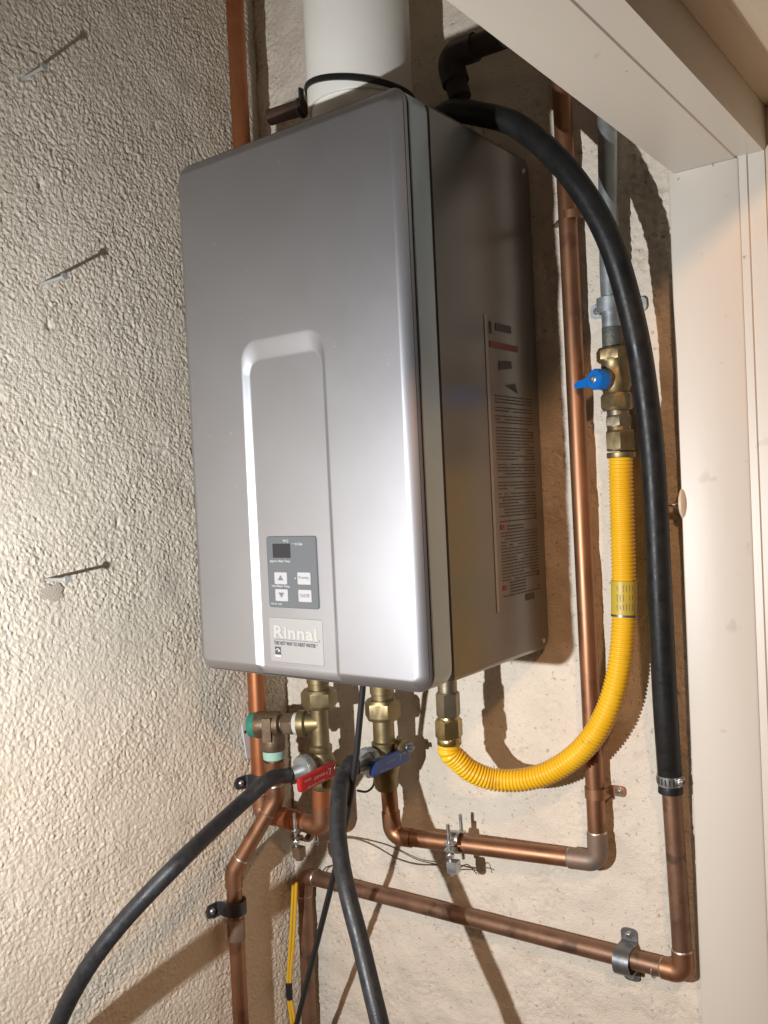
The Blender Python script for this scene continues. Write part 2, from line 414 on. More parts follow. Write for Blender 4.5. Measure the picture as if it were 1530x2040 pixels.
df.part('side_jamb', mb, M['trim'])
mb = prism_z(MB(), [(.6080, .0), (.6080, -.0126), (.6170, -.0130), (.6182, -.0108), (.6350, -.0108), (.6358, 0)], -1.5, ZH+.0035)
df.part('side_stop', mb, M['trim'])
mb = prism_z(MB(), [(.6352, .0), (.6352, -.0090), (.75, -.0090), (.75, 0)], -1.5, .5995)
df.part('side_casing', mb, M['trim_warm_bounce'])

# ------------------------------------------------------------------ water heater
X0, X1, Z0, Z1 = .0145, .3590, .0015, .6215
YF, YB = -.2868, -.2757
wh = Thing('water_heater', (.187, -.005, 0), 'silver wall-mounted tankless water heater with recessed front channel and small control panel', 'water heater')
RC = .019      # corner radius of the cover outline
EW, ED = .0140, YB-YF
def rbox_sd(x, z, cx, cz, hw, hh, r):
    qx = np.abs(x-cx)-hw+r; qz = np.abs(z-cz)-hh+r
    return np.hypot(np.maximum(qx, 0), np.maximum(qz, 0))+np.minimum(np.maximum(qx, qz), 0)-r
RECESS = .0048
def recess_depth(x, z):
    # outer and inner outline of the channel; both run out through the bottom edge
    zo, zi = .3915, .3695
    so = -rbox_sd(x, z, .1808, zo-1, .0634, 1, .024)
    si = rbox_sd(x, z, .1818, zi-1, .0558, 1, .017)
    t = np.clip(so/np.maximum(so+np.maximum(si, 0), 1e-6), 0, 1)
    t = np.where(so <= 0, 0, t); t = np.where(si <= 0, 1, t)
    return RECESS*(t*.8+.2*t*t*(3-2*t))
th = np.linspace(0, 1, 17)[:-1]; edge = EW*(th*.5+.5*(1-np.cos(th*math.pi))/2)
def lines(a, b, step):
    n = int(round((b-a-2*EW)/step)); return np.concatenate([a+edge, np.linspace(a+EW, b-EW, n+1), (b-edge)[::-1]])
gx = lines(X0, X1, .00125); gz = lines(Z0, Z1, .0015)
GX, GZ = np.meshgrid(gx, gz)
ux = np.minimum(GX-X0, X1-GX); uz = np.minimum(GZ-Z0, Z1-GZ)
# square corners mapped onto quarter discs
a = np.clip(1-ux/RC, 0, 1); b = np.clip(1-uz/RC, 0, 1)
na = a*np.sqrt(1-b*b/2); nb = b*np.sqrt(1-a*a/2)
ux2 = np.where(ux < RC, RC*(1-na), ux); uz2 = np.where(uz < RC, RC*(1-nb), uz)
NX = np.where(GX-X0 < X1-GX, X0+ux2, X1-ux2); NZ = np.where(GZ-Z0 < Z1-GZ, Z0+uz2, Z1-uz2)
e = -rbox_sd(NX, NZ, (X0+X1)/2, (Z0+Z1)/2, (X1-X0)/2, (Z1-Z0)/2, RC)
e = np.clip(e, 0, EW); tt = np.clip((EW-e)/EW, 0, 1); drop = ED*(1-(1-tt**1.32)**(1/1.32))
NY = YF+drop+recess_depth(NX, NZ)*np.clip(e/EW, 0, 1)
NY = np.minimum(NY, YB+0*NY+.004)
cov = grid_mesh('cover', np.stack([NX, NY, NZ], -1)-np.array(wh.loc))
cover = link('cover', cov, M['silver'], wh.e)

def rr_loop(x0, x1, z0, z1, r, n=8):
    return [((x0+x1)/2+p, (z0+z1)/2+q) for p, q in rrect(x1-x0, z1-z0, r, n)]
def loop_stack(mb, loops):
    n = len(loops[0][1]); vs = []; fs = []
    for y, lp in loops: vs += [(x, y, z) for x, z in lp]
    for i in range(len(loops)-1):
        for k in range(n): fs.append((i*n+k, i*n+(k+1) % n, (i+1)*n+(k+1) % n, (i+1)*n+k))
    mb.add(vs, fs, True); mb.add(vs[:n], [tuple(range(n))], False); mb.add(vs[-n:], [tuple(range(n))[::-1]], False); return mb
def ins(d, r=.02): return rr_loop(X0+d, X1-d, Z0+d, Z1-d, max(r-d, .004))
wh.part('cover_gap_shade', loop_stack(MB(), [(-.2790, ins(.0016)), (-.2690, ins(.0016))]), M['black_gap'])  # black filler that paints the shaded gap between cover and bezel
wh.part('bezel', loop_stack(MB(), [(-.2708, ins(.0010)), (-.2702, ins(.0002)), (-.2402, ins(.0000)), (-.2382, ins(.0005)), (-.2375, ins(.0018))]), M['bezel'])
wh.part('rear_gap_shade', loop_stack(MB(), [(-.2380, ins(.0050)), (-.2240, ins(.0050))]), M['brown_gap'])  # dark strip painting the shade under the bezel's rear lip
# casing behind the bezel: rounded rear corners, folded edge
def yz_round(y0, y1, z0, z1, rf, rb, n=6):
    out = []
    for cy, cz, a0, r in ((y1-rb, z1-rb, 0, rb), (y0+rf, z1-rf, 90, rf), (y0+rf, z0+rf, 180, rf), (y1-rb, z0+rb, 270, rb)):
        for k in range(n+1):
            t = R(a0+90*k/n); out.append((cy+r*math.cos(t), cz+r*math.sin(t)))
    return out
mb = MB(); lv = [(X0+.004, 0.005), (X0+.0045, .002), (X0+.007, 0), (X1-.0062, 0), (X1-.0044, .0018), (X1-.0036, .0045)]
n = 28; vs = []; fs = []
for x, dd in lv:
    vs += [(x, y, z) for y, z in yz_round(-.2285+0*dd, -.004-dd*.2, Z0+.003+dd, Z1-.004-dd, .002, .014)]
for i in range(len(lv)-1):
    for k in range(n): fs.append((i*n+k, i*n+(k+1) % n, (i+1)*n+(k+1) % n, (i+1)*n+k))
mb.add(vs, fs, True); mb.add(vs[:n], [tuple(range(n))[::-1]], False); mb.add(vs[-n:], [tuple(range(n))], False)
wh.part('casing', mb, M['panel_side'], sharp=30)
XS = X1-.0036
mb = MB(); lathe(mb, (XS, -.0204, .0155), (1, 0, 0), [(-.001, .0035), (.0012, .0034), (.0022, .0024), (.0026, .001)], 12); o = wh.part('screw', mb, M['zinc'])
mb = MB(); lathe(mb, (XS, -.0204, .60), (1, 0, 0), [(-.001, .0035), (.0012, .0034), (.0022, .0024), (.0026, .001)], 12); wh.part('screw', mb, M['zinc'])

# control panel in the channel
YR = YF+RECESS
def fpt(x, z, t=0): return (x, YR-t, z)
px0, px1, pz0, pz1 = .1400, .2165, .0835, .1655
mb = plate(MB(), fpt((px0+px1)/2, (pz0+pz1)/2, -.001), (1, 0, 0), (0, 0, 1), rrect(px1-px0, pz1-pz0, .0035), .0026, .0007)
pan = wh.part('control_panel', mb, M['panel'])
YP = .0016
mb = plate(MB(), fpt(.1640, .1489, YP-.0004), (1, 0, 0), (0, 0, 1), rrect(.0275, .0162, .001), .0008, .0002); wh.part('display', mb, M['screen'], pan)
for bx, bz in ((.1613, .1174), (.1615, .0980), (.1970, .1178), (.1972, .0982)):
    mb = plate(MB(), fpt(bx, bz, YP-.0004), (1, 0, 0), (0, 0, 1), rrect(.0197, .0140, .0012), .0013, .0004); wh.part('button', mb, M['button'], pan)
mb = MB()
text(mb, '°F/°C', fpt(.1668, .1583, YP), (1, 0, 0), (0, 0, 1), width=.0085, height=.0034)
text(mb, '•  In Use', fpt(.1815, .1552, YP), (1, 0, 0), (0, 0, 1), width=.0150, height=.0031)
text(mb, 'Approx. Water Temp.', fpt(.1450, .1350, YP), (1, 0, 0), (0, 0, 1), width=.0320, height=.0035)
text(mb, 'Hot Water Temp.', fpt(.1466, .1064, YP), (1, 0, 0), (0, 0, 1), width=.0285, height=.0032)
text(mb, '•', fpt(.1828, .1170, YP), (1, 0, 0), (0, 0, 1), width=.0014)
text(mb, 'MC-91-1US', fpt(.1440, .0868, YP), (1, 0, 0), (0, 0, 1), width=.0165, height=.0018)
wh.part('lettering', mb, M['ink_light'], pan)
mb = MB()
yb = YP+.00115
mb.add([fpt(.1613-.0045, .1150, yb), fpt(.1613+.0045, .1150, yb), fpt(.1613, .1212, yb)], [(0, 1, 2)], False)
wh.part('arrow_mark', mb, M['ink_mid'], pan); mb = MB()
mb.add([fpt(.1615-.0045, .1010, yb), fpt(.1615, .0948, yb), fpt(.1615+.0045, .1010, yb)], [(0, 1, 2)], False)
wh.part('arrow_mark', mb, M['ink_mid'], pan); mb = MB()
text(mb, 'Priority', fpt(.1896, .1162, yb-.0003), (1, 0, 0), (0, 0, 1), width=.0150, height=.0044)
text(mb, 'On/Off', fpt(.1904, .0966, yb-.0003), (1, 0, 0), (0, 0, 1), width=.0138, height=.0042)
wh.part('button_marks', mb, M['ink_mid'], pan)

# name plate below it: three raised edges and lettering
bx0, bx1, bz0, bz1 = .1378, .2195, .0200, .0718
mb = MB()
def bar(p, q, w, t=.0012):
    p = Vector((p[0], 0, p[1])); q = Vector((q[0], 0, q[1])); d = q-p; c = (p+q)/2
    ex = d.normalized(); ey = Vector((0, 1, 0)).cross(ex) if False else ex.cross(Vector((0, 1, 0)))
    plate(mb, (c.x, YR+.0004, c.z), (1, 0, 0), (0, 0, 1), rrect(max(abs(d.x), w), max(abs(d.z), w), min(w*.45, .0006), 3), t, .0004)
mbp = plate(MB(), fpt((bx0+bx1)/2, (bz0+bz1)/2, -.0004), (1, 0, 0), (0, 0, 1), rrect(bx1-bx0, bz1-bz0, .002), .0010, .0005)
npl = wh.part('name_plate', mbp, M['plate'])
YN = .0006
mb = text(MB(), 'Rinnai', fpt(.1450, .0478, YN), (1, 0, 0), (0, 0, 1), width=.0660, height=.0150, th=.0003, space=1.08, bold=.028)
wh.part('brand_letters', mb, M['cream'], npl)
mb = MB()
text(mb, 'THE HOT WAY TO HEAT WATER', fpt(.1444, .0400, YN), (1, 0, 0), (0, 0, 1), width=.0640, height=.0044, bold=.02)
text(mb, 'TM', fpt(.2090, .0427, YN), (1, 0, 0), (0, 0, 1), width=.0022, height=.0014)
text(mb, '®', fpt(.2130, .0468, YN), (1, 0, 0), (0, 0, 1), width=.0020)
mb.add([fpt(.1446, .0462, YN+.0002), fpt(.2120, .0462, YN+.0002), fpt(.2120, .0466, YN+.0002), fpt(.1446, .0466, YN+.0002)], [(0, 1, 2, 3)], False)
wh.part('slogan', mb, M['ink_dark'], npl)
mb = plate(MB(), fpt(.1500, .0332, YN-.0002), (1, 0, 0), (0, 0, 1), rrect(.0092, .0092, .0003, 2), .0004); emb = wh.part('emblem', mb, M['ink_dark'], npl)
mb = MB()
arc = [(.1500-.0034+.0072*t, .0312+.0042*math.sin(math.pi*(.15+.75*t))) for t in [k/10 for k in range(11)]]
for (xa, za), (xb, zb) in zip(arc[:-1], arc[1:]):
    mb.add([fpt(xa, za-.0004, YN+.0004), fpt(xb, zb-.0004, YN+.0004), fpt(xb, zb+.0004, YN+.0004), fpt(xa, za+.0004, YN+.0004)], [(0, 1, 2, 3)], False)
st = [(.1515+(.0016 if k % 2 == 0 else .0007)*math.sin(k*math.pi/5), .0330+(.0016 if k % 2 == 0 else .0007)*math.cos(k*math.pi/5)) for k in range(10)]
mb.add([fpt(x, z, YN+.0004) for x, z in st], [tuple(range(10))[::-1]], False)
mb.add([fpt(.1456, .0264, YN+.0004), fpt(.1544, .0264, YN+.0004), fpt(.1544, .0282, YN+.0004), fpt(.1456, .0282, YN+.0004)], [(0, 1, 2, 3)], False)
wh.part('emblem_mark', mb, M['ink_light'], emb)

# warning label on the right side of the casing
def spt(y, z, t=0): return (XS+t, y, z)
ly0, ly1, lz0, lz1 = -.1340, -.0215, .0640, .4100
mb = plate(MB(), spt((ly0+ly1)/2, (lz0+lz1)/2, 0), (0, 1, 0), (0, 0, 1), rrect(ly1-ly0, lz1-lz0, .002), .0002)
lab = wh.part('warning_label', mb, M['label'])
def sq(mb, y0, y1, z0, z1, t=.0006): mb.add([spt(y0, z0, t), spt(y1, z0, t), spt(y1, z1, t), spt(y0, z1, t)], [(0, 1, 2, 3)], False)
mb = MB(); sq(mb, ly0+.001, ly0+.0065, lz0+.002, lz1-.002); wh.part('label_margin', mb, M['label_edge'], lab)
mb = MB(); sq(mb, -.1235, -.055, .3720, .3795, .0008); wh.part('label_red_mark', mb, M['red_ink'], lab)
for y0, y1, z in ((-.030, -.0245, .2700), (-.1165, -.1075, .160), (-.030, -.0245, .170), (-.1165, -.1085, .089), (-.030, -.0245, .098)):
    mb = MB(); sq(mb, y0, y1, z, z+.006, .0008); wh.part('label_red_mark', mb, M['red_ink'], lab)
mb = MB(); rnd = random.Random(4)
sq(mb, -.108, -.070, .393, .402, .0008); sq(mb, -.122, -.117, .388, .402, .0008)
mb.add([spt(-.104, .347, .0008), spt(-.072, .351, .0008), spt(-.074, .360, .0008), spt(-.103, .358, .0008)], [(0, 1, 2, 3)], False)
mb.add([spt(-.090, .330, .0008), spt(-.060, .322, .0008), spt(-.066, .334, .0008)], [(0, 1, 2)], False)
sq(mb, -.062, -.040, .071, .079, .0008)
z = .316
while z > .078:
    y = -.1165
    if abs(z-.162) > .006 and abs(z-.091) > .006:
        while y < -.026:
            l = rnd.uniform(.004, .016)
            if rnd.random() < .93: sq(mb, y, min(y+l, -.0245), z, z+.0013, .0008)
            y += l+.0016
    else:
        sq(mb, -.100, -.060, z, z+.0016, .0008)
    if rnd.random() < .5: sq(mb, -.0295, -.0245-rnd.random()*.002, z, z+.0014, .0008)
    z -= .0037 if rnd.random() < .9 else .0062
wh.part('label_text', mb, M['label_ink'], lab)['kind'] = 'stuff'

# ------------------------------------------------------------------ vent
VX, VY = .1735, -.107
vt = Thing('vent_pipe', (VX, VY, .62), 'wide white vent pipe rising from the top of the water heater', 'vent pipe')
vt.part('duct', lathe(MB(), (VX, VY, .7), (0, 0, 1), [(0, .0665), (.002, .0675), (.58, .0675)], 64), M['pvc'])
vt.part('collar', lathe(MB(), (VX, VY, .612), (0, 0, 1), [(0, .066), (.006, .066), (.008, .0625), (.094, .0625)], 64), M['pvc'])
ring = []
for k in range(65):
    a = 2*math.pi*k/64; x = VX+.0695*math.cos(a); y = VY+.0695*math.sin(a); ring.append((x, y, .7185-.20*(x-VX)))
mb = MB(); n = len(ring)
vs = []; fs = []
for i, (x, y, z) in enumerate(ring[:-1]):
    nx, ny = (x-VX)/.0695, (y-VY)/.0695
    for dr, dz in ((-.004, -.0035), (.0008, -.0035), (.0018, 0), (.0008, .0035), (-.004, .0035)):
        vs.append((x+nx*dr, y+ny*dr, z+dz))
for i in range(64):
    for k in range(5): fs.append((i*5+k, ((i+1) % 64)*5+k, ((i+1) % 64)*5+(k+1) % 5, i*5+(k+1) % 5))
mb.add(vs, fs, True); vt.part('gasket', mb, M['rubber'])
mb = MB(); tube(mb, [(0.0201, -0.1120, 0.7340), (0.0512, -0.1080, 0.7345), (0.0759, -0.1040, 0.7346)], .0108, 20)
stb = vt.part('drain_stub', mb, M['stub'])
mb = MB(); lathe(mb, (0.0686, -0.1050, 0.7344), Vector((0.0759, -0.1040, 0.7346))-Vector((0.0201, -0.1120, 0.7340)), [(0, .0125), (.001, .0133), (.004, .0133), (.005, .0125)], 20)
box(mb, Vector((0.0751, -0.1080, 0.7503)), (.003, .008, .016)); vt.part('stub_clip', mb, M['strap'], stb)

# ------------------------------------------------------------------ elbow, its shade put into a near-black colour, coming through the wall over the doorway
eb = Thing('dark_elbow', (0.3017, -0.0950, 0.7300), 'dark elbow pipe dropping from the wall above the doorway, right of the white vent', 'pipe elbow')
A, B, C = Vector((.56, -.095, .7235)), Vector((0.3004, -0.0950, 0.7323)), Vector((0.3146, -0.0950, 0.6776))
mb = tube(MB(), fillet([A, B, C], .012), .0135, 20); eb.part('pipe', mb, M['elbow_shade'])
mb = tube(MB(), fillet([B+(A-B).normalized()*.038, B, B+(C-B).normalized()*.036], .014, 10), .0165, 20); eb.part('elbow', mb, M['elbow_shade'])

# ------------------------------------------------------------------ long black drain hose with clamp
lh = Thing('drain_hose', (0.5148, -0.0360, -0.1435), 'long thick black rubber hose arching from the heater top down the doorway side', 'hose')
hp = [(0.2877, -0.1050, 0.6571), (0.3127, -0.1070, 0.6594), (0.3504, -0.1080, 0.6441), (0.3892, -0.1060, 0.6233), (0.4244, -0.1040, 0.5894), (0.4556, -0.1020, 0.5487), (0.4795, -0.0940, 0.5039), (0.4946, -0.0850, 0.4589), (0.5037, -0.0720, 0.4047), (0.5101, -0.0600, 0.3416), (0.5127, -0.0470, 0.2584), (0.5134, -0.0420, 0.1795), (0.5123, -0.0370, 0.0712), (0.5109, -0.0300, -0.0448), (0.5095, -0.0205, -0.1285), (0.5094, -0.0195, -0.1510)]
hpp = catmull(hp, 10)
nn = len(hpp)
mb = tube(MB(), hpp, .0138, 24, rf=lambda i, n: (1.0 if i < n-8 else (.94 if i < n-5 else 1.03+.006*(i-n)))); lh.part('hose', mb, M['rubber'])
cA = Vector((0.5094, -0.0203, -0.1356)); dA = (Vector((0.5094, -0.0195, -0.1510))-Vector((0.5095, -0.0205, -0.1285))).normalized()
mb = lathe(MB(), cA-dA*.0058, dA, [(0, .0132), (0, .0146), (.0116, .0146), (.0116, .0132)], 32); cl = lh.part('hose_clamp', mb, M['zinc'])
mb = MB()
for k in range(20):
    a = 2*math.pi*k/20; x, y, z = frame(dA)
    rd = x*math.cos(a)+y*math.sin(a); tg = x*-math.sin(a)+y*math.cos(a)
    box(mb, cA+rd*.0147, (.0005, .0016, .0075), (rd, tg, dA))
lh.part('clamp_slot', mb, M['black_gap'], cl)['kind'] = 'stuff'
mb = MB(); sc = cA+Vector((.0150, -.004, .001)); lathe(mb, sc+Vector((-.004, .010, 0)), (.30, -.95, 0), [(0, .0045), (.016, .0045), (.016, .0036), (.020, .0036), (.021, .002)], 16); lh.part('clamp_screw', mb, M['zinc'], cl)

# ------------------------------------------------------------------ copper condensate pipe: down the jamb, along the wall, down again
def pipe_run(T, pts, r, m, rad=.02, seg=20, name='pipe'):
    return T.part(name, tube(MB(), fillet(pts, rad), r, seg), m)
def elbow(T, a, b, c, r, la, lb, m, rad=.012, solder=True):
    a, b, c = Vector(a), Vector(b), Vector(c); ua = (a-b).normalized(); ub = (c-b).normalized()
    P = fillet([b+ua*la, b, b+ub*lb], rad, 10)
    e = T.part('elbow', tube(MB(), P, r*1.12, 24), m)
    if solder:
        for uu, ll in ((ua, la), (ub, lb)):
            T.part('solder_ring', lathe(MB(), b+uu*(ll-.0004), uu, [(0, r*1.10), (.0012, r*1.09), (.0024, r*1.01)], 24), M['solder'], e)
    return e
def coupling(T, c, d, r, l, m, parent=None):
    mb = lathe(MB(), Vector(c)-Vector(d).normalized()*l/2, d, [(0, r*1.01), (.0008, r*1.12), (l-.0008, r*1.12), (l, r*1.01)], 24)
    return T.part('coupling', mb, m, parent)
RD = .0112
dp = Thing('drain_pipe', (0.5063, -0.0195, -0.3583), 'dull copper drain pipe beside the door jamb, turning left low along the wall', 'copper pipe')
d1, d2, d3, d4 = (0.5104, -0.0195, -0.1403), (0.5162, -0.0195, -0.3602), (-0.0715, -0.0195, -0.3759), (-0.0819, -0.0195, -0.6680)
d4 = (d3[0]-.008, d3[1], -.75)
pipe_run(dp, [d1, d2, d3, d4], RD, M['copper_dark'], .012)
elbow(dp, d1, d2, d3, RD, .026, .024, M['copper'])
elbow(dp, d2, d3, d4, RD, .022, .030, M['copper_dark'])
mb = lathe(MB(), (0.4830, -0.0195, -0.3638), Vector(d3)-Vector(d2), [(0, .0113), (.0008, .0117), (.0018, .0117), (.0024, .0113)], 24); dp.part('solder_ring', mb, M['solder'])

# two-hole strap holding it
def saddle(name, c, along, up, r, label, group, m, ears=(1, 1), w=.016, ear=.022, th=.0022, wall=(0, 1, 0), gap=.022, screw=True, hole_only=()):
    """pipe strap: half round band over the pipe, ears flat on the wall. along: pipe direction, up: across it, wall: direction to the wall"""
    T = Thing(name, c, label, 'pipe strap', group); c = Vector(c); al = Vector(along).normalized(); wl = Vector(wall).normalized(); up = wl.cross(al).normalized()*(1 if wl.cross(al).dot(Vector(up)) > 0 else -1)
    pr = []
    for k in range(13):
        a = R(180*k/12); pr.append((math.cos(a)*(r+th), -math.sin(a)*(r+th)))
    left = []; right = []
    if ears[0]: left = [(r+th+ear, gap), (r+th+ear*.93, gap), (r+th+ear*.78, gap), (r+th+.003, gap), (r+th, gap-.004)]
    else: left = [(r+th, gap*.4)]
    if ears[1]: right = [(-r-th, gap-.004), (-r-th-.003, gap), (-r-th-ear*.78, gap), (-r-th-ear*.93, gap), (-r-th-ear, gap)]
    else: right = [(-r-th, gap*.4)]
    pr = left+pr+right; vs = []; fs = []; n = len(pr)
    def off(i):
        p = Vector((*pr[max(i-1, 0)], 0)); q = Vector((*pr[min(i+1, n-1)], 0)); t = (q-p).normalized(); return Vector((-t.y, t.x, 0))
    for i, (a, b) in enumerate(pr):
        nrm = off(i); q = (a+nrm.x*th, b+nrm.y*th)
        ww = w
        if ears[0] and i < 2: ww = w*(.45, .82)[i]
        if ears[1] and n-1-i < 2: ww = w*(.45, .82)[n-1-i]
        for (aa, bb) in ((a, b), q):
            for s in (-1, 1): vs.append(c+up*aa+wl*bb+al*(s*ww/2))
    for i in range(n-1):
        p = i*4; q = p+4
        fs += [(p, p+1, q+1, q), (p+2, q+2, q+3, p+3), (p, q, q+2, p+2), (p+1, p+3, q+3, q+1)]
    fs += [(0, 2, 3, 1), ((n-1)*4, (n-1)*4+1, (n-1)*4+3, (n-1)*4+2)]
    mb = MB(); mb.add(vs, fs, False); band = T.part('band', mb, m, sharp=30)
    for s, on in ((1, ears[0]), (-1, ears[1])):
        if on and screw:
            mb = MB(); p = c+up*(s*(r+th+ear*.58))+wl*(gap-th-.0004)
            lathe(mb, p, -wl, [(-.003, .0045), (.001, .0046), (.0025, .0037), (.0034, .002)], 16)
            sc = T.part('screw', mb, M['zinc'])
            mb = MB(); p2 = p-wl*.0034
            box(mb, p2, (.0042, .0008, .0010), (up, al, wl)); box(mb, p2, (.0008, .0042, .0012), (up, al, wl)); T.part('screw_slot', mb, M['black_gap'], sc)
    return T
GS = 'pipe straps screwed to the walls'
sA = Vector(d3)+(Vector(d2)-Vector(d3))*.845
saddle('pipe_strap', (0.4454, -0.0195, -0.3658), Vector(d2)-Vector(d3), (0, 0, 1), .0118, 'dark strap with two screws on the drain pipe near the doorway, lowest right', GS, M['strap_grey'], (1, 1), .020, .018, gap=.0185)

# ------------------------------------------------------------------ cold supply: riser, elbow, horizontal run and riser to the valve
RP = .0113
CVX, CVY = .1315, -.065
cp = Thing('cold_water_pipe', (0.4215, -0.0330, -0.2417), 'copper supply pipe running behind the yellow hose, elbowing left to the blue valve', 'copper pipe')
c1, c2, c3, c4 = (.4070, -.018, 1.25), (0.4159, -0.0180, -0.2520), (0.1323, -0.0560, -0.2617), (CVX-.001, CVY+.006, -.19)
c3 = (CVX+.001, -.057, c3[2])
pipe_run(cp, [c1, (0.4103, -0.0180, 0.6684), c2, c3, c4], RP, M['copper'], .014)
elbow(cp, c1, c2, c3, RP, .036, .036, M['flux'], .013)
elbow(cp, c2, c3, c4, RP, .030, .034, M['copper'], .022, False)
saddle('pipe_strap', (0.4164, -0.0180, -0.1666), (0, 0, 1), (1, 0, 0), RP, 'copper-coloured one-screw strap on the riser, below the yellow hose bend', GS, M['copper'], (1, 0), .013, .019, gap=.017, th=.0011)
saddle('pipe_strap', (0.4171, -0.0180, 0.5317), (0, 0, 1), (-1, 0, 0), RP, 'copper-coloured strap on the riser beside the heater top, screw at its left', GS, M['copper'], (1, 0), .010, .021, gap=.017, th=.0009)

# ------------------------------------------------------------------ hot pipe in the corner
hw = Thing('hot_water_pipe', (-0.0882, -0.0850, -0.2648), 'copper pipe in the wall corner passing behind the water heater to the red valve', 'copper pipe')
HVX, HVY = .0345, -.085
h1, h2, h3, h4 = (-.0735, -.075, 1.25), (-0.0896, -0.0850, -0.2704), (HVX-.006, HVY, -.2600), (HVX-.003, HVY, -.19)
h2 = (h2[0], -.085, -.2600)
pipe_run(hw, [h1, (-.0715, -.077, .63), (h2[0], -.084, -.03), h2, h3, h4], .0132, M['copper_red'], .014)
elbow(hw, h1, h2, h3, .0132, .030, .030, M['copper'])
elbow(hw, h2, h3, h4, .0122, .026, .030, M['copper'], .012, False)
coupling(hw, (h2[0]*.55+h3[0]*.45, -.085, -.2600), (1, 0, 0), .0132, .03, M['copper_red'])
saddle('pipe_strap', (-0.0854, -0.0840, -0.2094), (0, 0, 1), (0, -1, 0), .0137, 'black strap on the left wall at the corner pipe, just above the black hose', GS, M['strap'], (1, 0), .018, .024, wall=(-1, 0, 0), gap=.0185)

# ------------------------------------------------------------------ isolation valves
def port_dir(x=-.15): return Vector((x, -1, -.03)).normalized()
hv = Thing('hot_isolation_valve', (HVX, HVY, -.20), 'brass valve with a red lever below the water heater', 'valve')
ax = Vector((HVX, HVY, 0))
mb = lathe(MB(), ax+Vector((0, 0, -.066)), (0, 0, 1), [(0, .0150), (.012, .0150), (.013, .0165), (.072, .0165)], 28); hv.part('inlet_neck', mb, M['brass'])
mb = hexnut(MB(), ax+Vector((0, 0, -.0885)), (0, 0, 1), .0265, .0255, rot=R(12)); hv.part('union_nut', mb, M['brass'])
mb = lathe(MB(), ax+Vector((-.001, 0, -.205)), (0, 0, 1), [(0, .0128), (.004, .0160), (.010, .0168), (.022, .0175), (.032, .0205), (.043, .0195), (.053, .0150), (.056, .0163), (.062, .0163), (.065, .0130), (.090, .0125), (.104, .0125), (.118, .0128)], 32)
# side branch towards the relief valve
bd = Vector((-.93, -.33, -.06)).normalized(); bo = ax+Vector((0, 0, -.1105))
lathe(mb, bo, bd, [(0, .0130), (.018, .0150), (.021, .0185), (.026, .0190), (.031, .0190), (.032, .0160)], 28)
body = hv.part('body', mb, M['brass'])
pd = port_dir(-.16); po = ax+Vector((0, 0, -.168))
mb = lathe(MB(), po, pd, [(0, .0165), (.020, .0165), (.022, .0190), (.034, .0195), (.036, .0180)], 28); hv.part('service_port', mb, M['bronze'])
def lever(T, c0, c1, hgt, m, lm, words, x):
    """vinyl-dipped lever plate in the plane x=const from the stem c0 (y,z) to the free end c1"""
    p = Vector((x, *c0)); q = Vector((x, *c1)); d = (q-p); L = d.length; ex = d.normalized(); ey = ex.cross(Vector((1, 0, 0))).normalized()
    if ey.z < 0: ey = -ey
    nrm = Vector((1, 0, 0))
    c = (p+q)/2
    o = [(u, v) for u, v in rrect(L, hgt, hgt*.30, 6)]
    # ex x ey must look along +x
    if ex.cross(ey).x < 0: e1 = -ex
    else: e1 = ex
    mb = plate(MB(), c-nrm*.003, e1, ey, o, .0072, .0018); lv = T.part('lever', mb, m)
    mb = MB(); box(mb, c-nrm*.0002+e1*0, (L*.6, hgt*.35, .0074), (e1, ey, nrm)) if False else None
    mb = MB()
    for s, off, h, w in words: text(mb, s, c+nrm*.0042+e1*off[0]+ey*off[1], e1, ey, width=w, height=h, th=.0002)
    T.part('lettering', mb, lm, lv)
    return lv
lever(hv, (-.088, -.1690), (-.1655, -.1730), .0200, M['red'], M['letter_red'], [('JOMAR', (-.012, -.0010), .0048, .022), ('®', (.012, -.001), .004, .004), ('7', (.018, -.0035), .0090, .006), ('WATER', (-.032, .003), .0028, .014), ('600 WOG 150 PSI', (-.026, -.0072), .0026, .034)], .0625)
mb = hexnut(MB(), (HVX+.015, -.090, -.168), (1, 0, 0), .019, .0085); lathe(mb, (HVX+.030, -.090, -.168), (1, 0, 0), [(0, .004), (.006, .004), (.0068, .003)], 12); hv.part('stem', mb, M['brass'])

cv = Thing('cold_isolation_valve', (CVX, CVY, -.19), 'brass valve with a dark blue lever below the water heater', 'valve')
ax = Vector((CVX, CVY, 0))
mb = lathe(MB(), ax+Vector((0, 0, -.074)), (0, 0, 1), [(0, .0150), (.010, .0150), (.011, .0165), (.080, .0165)], 28); cv.part('inlet_neck', mb, M['brass'])
mb = hexnut(MB(), ax+Vector((0, 0, -.0985)), (0, 0, 1), .0275, .0252, rot=R(-8)); cv.part('union_nut', mb, M['brass'])
mb = lathe(MB(), ax+Vector((0, 0, -.196)), (0, 0, 1), [(0, .0128), (.004, .0158), (.012, .0165), (.024, .0180), (.036, .0215), (.048, .0205), (.057, .0168), (.061, .0176), (.066, .0176), (.068, .0150), (.072, .0148), (.110, .0145)], 32)
cv.part('body', mb, M['brass'])
po2 = ax+Vector((0, 0, -.150)); pd2 = port_dir(-.16)
mb = lathe(MB(), po2, pd2, [(0, .0165), (.020, .0165), (.022, .0185), (.030, .0190), (.032, .0180)], 28); cv.part('service_port', mb, M['bronze'])
lever(cv, (-.046, -.1480), (-.1275, -.1475), .0205, M['blue'], M['letter_blue'], [('JOMAR', (-.012, -.0010), .0042, .020), ('7', (.016, -.0030), .0085, .006), ('600 WOG', (-.026, -.0072), .0024, .020)], .1555)
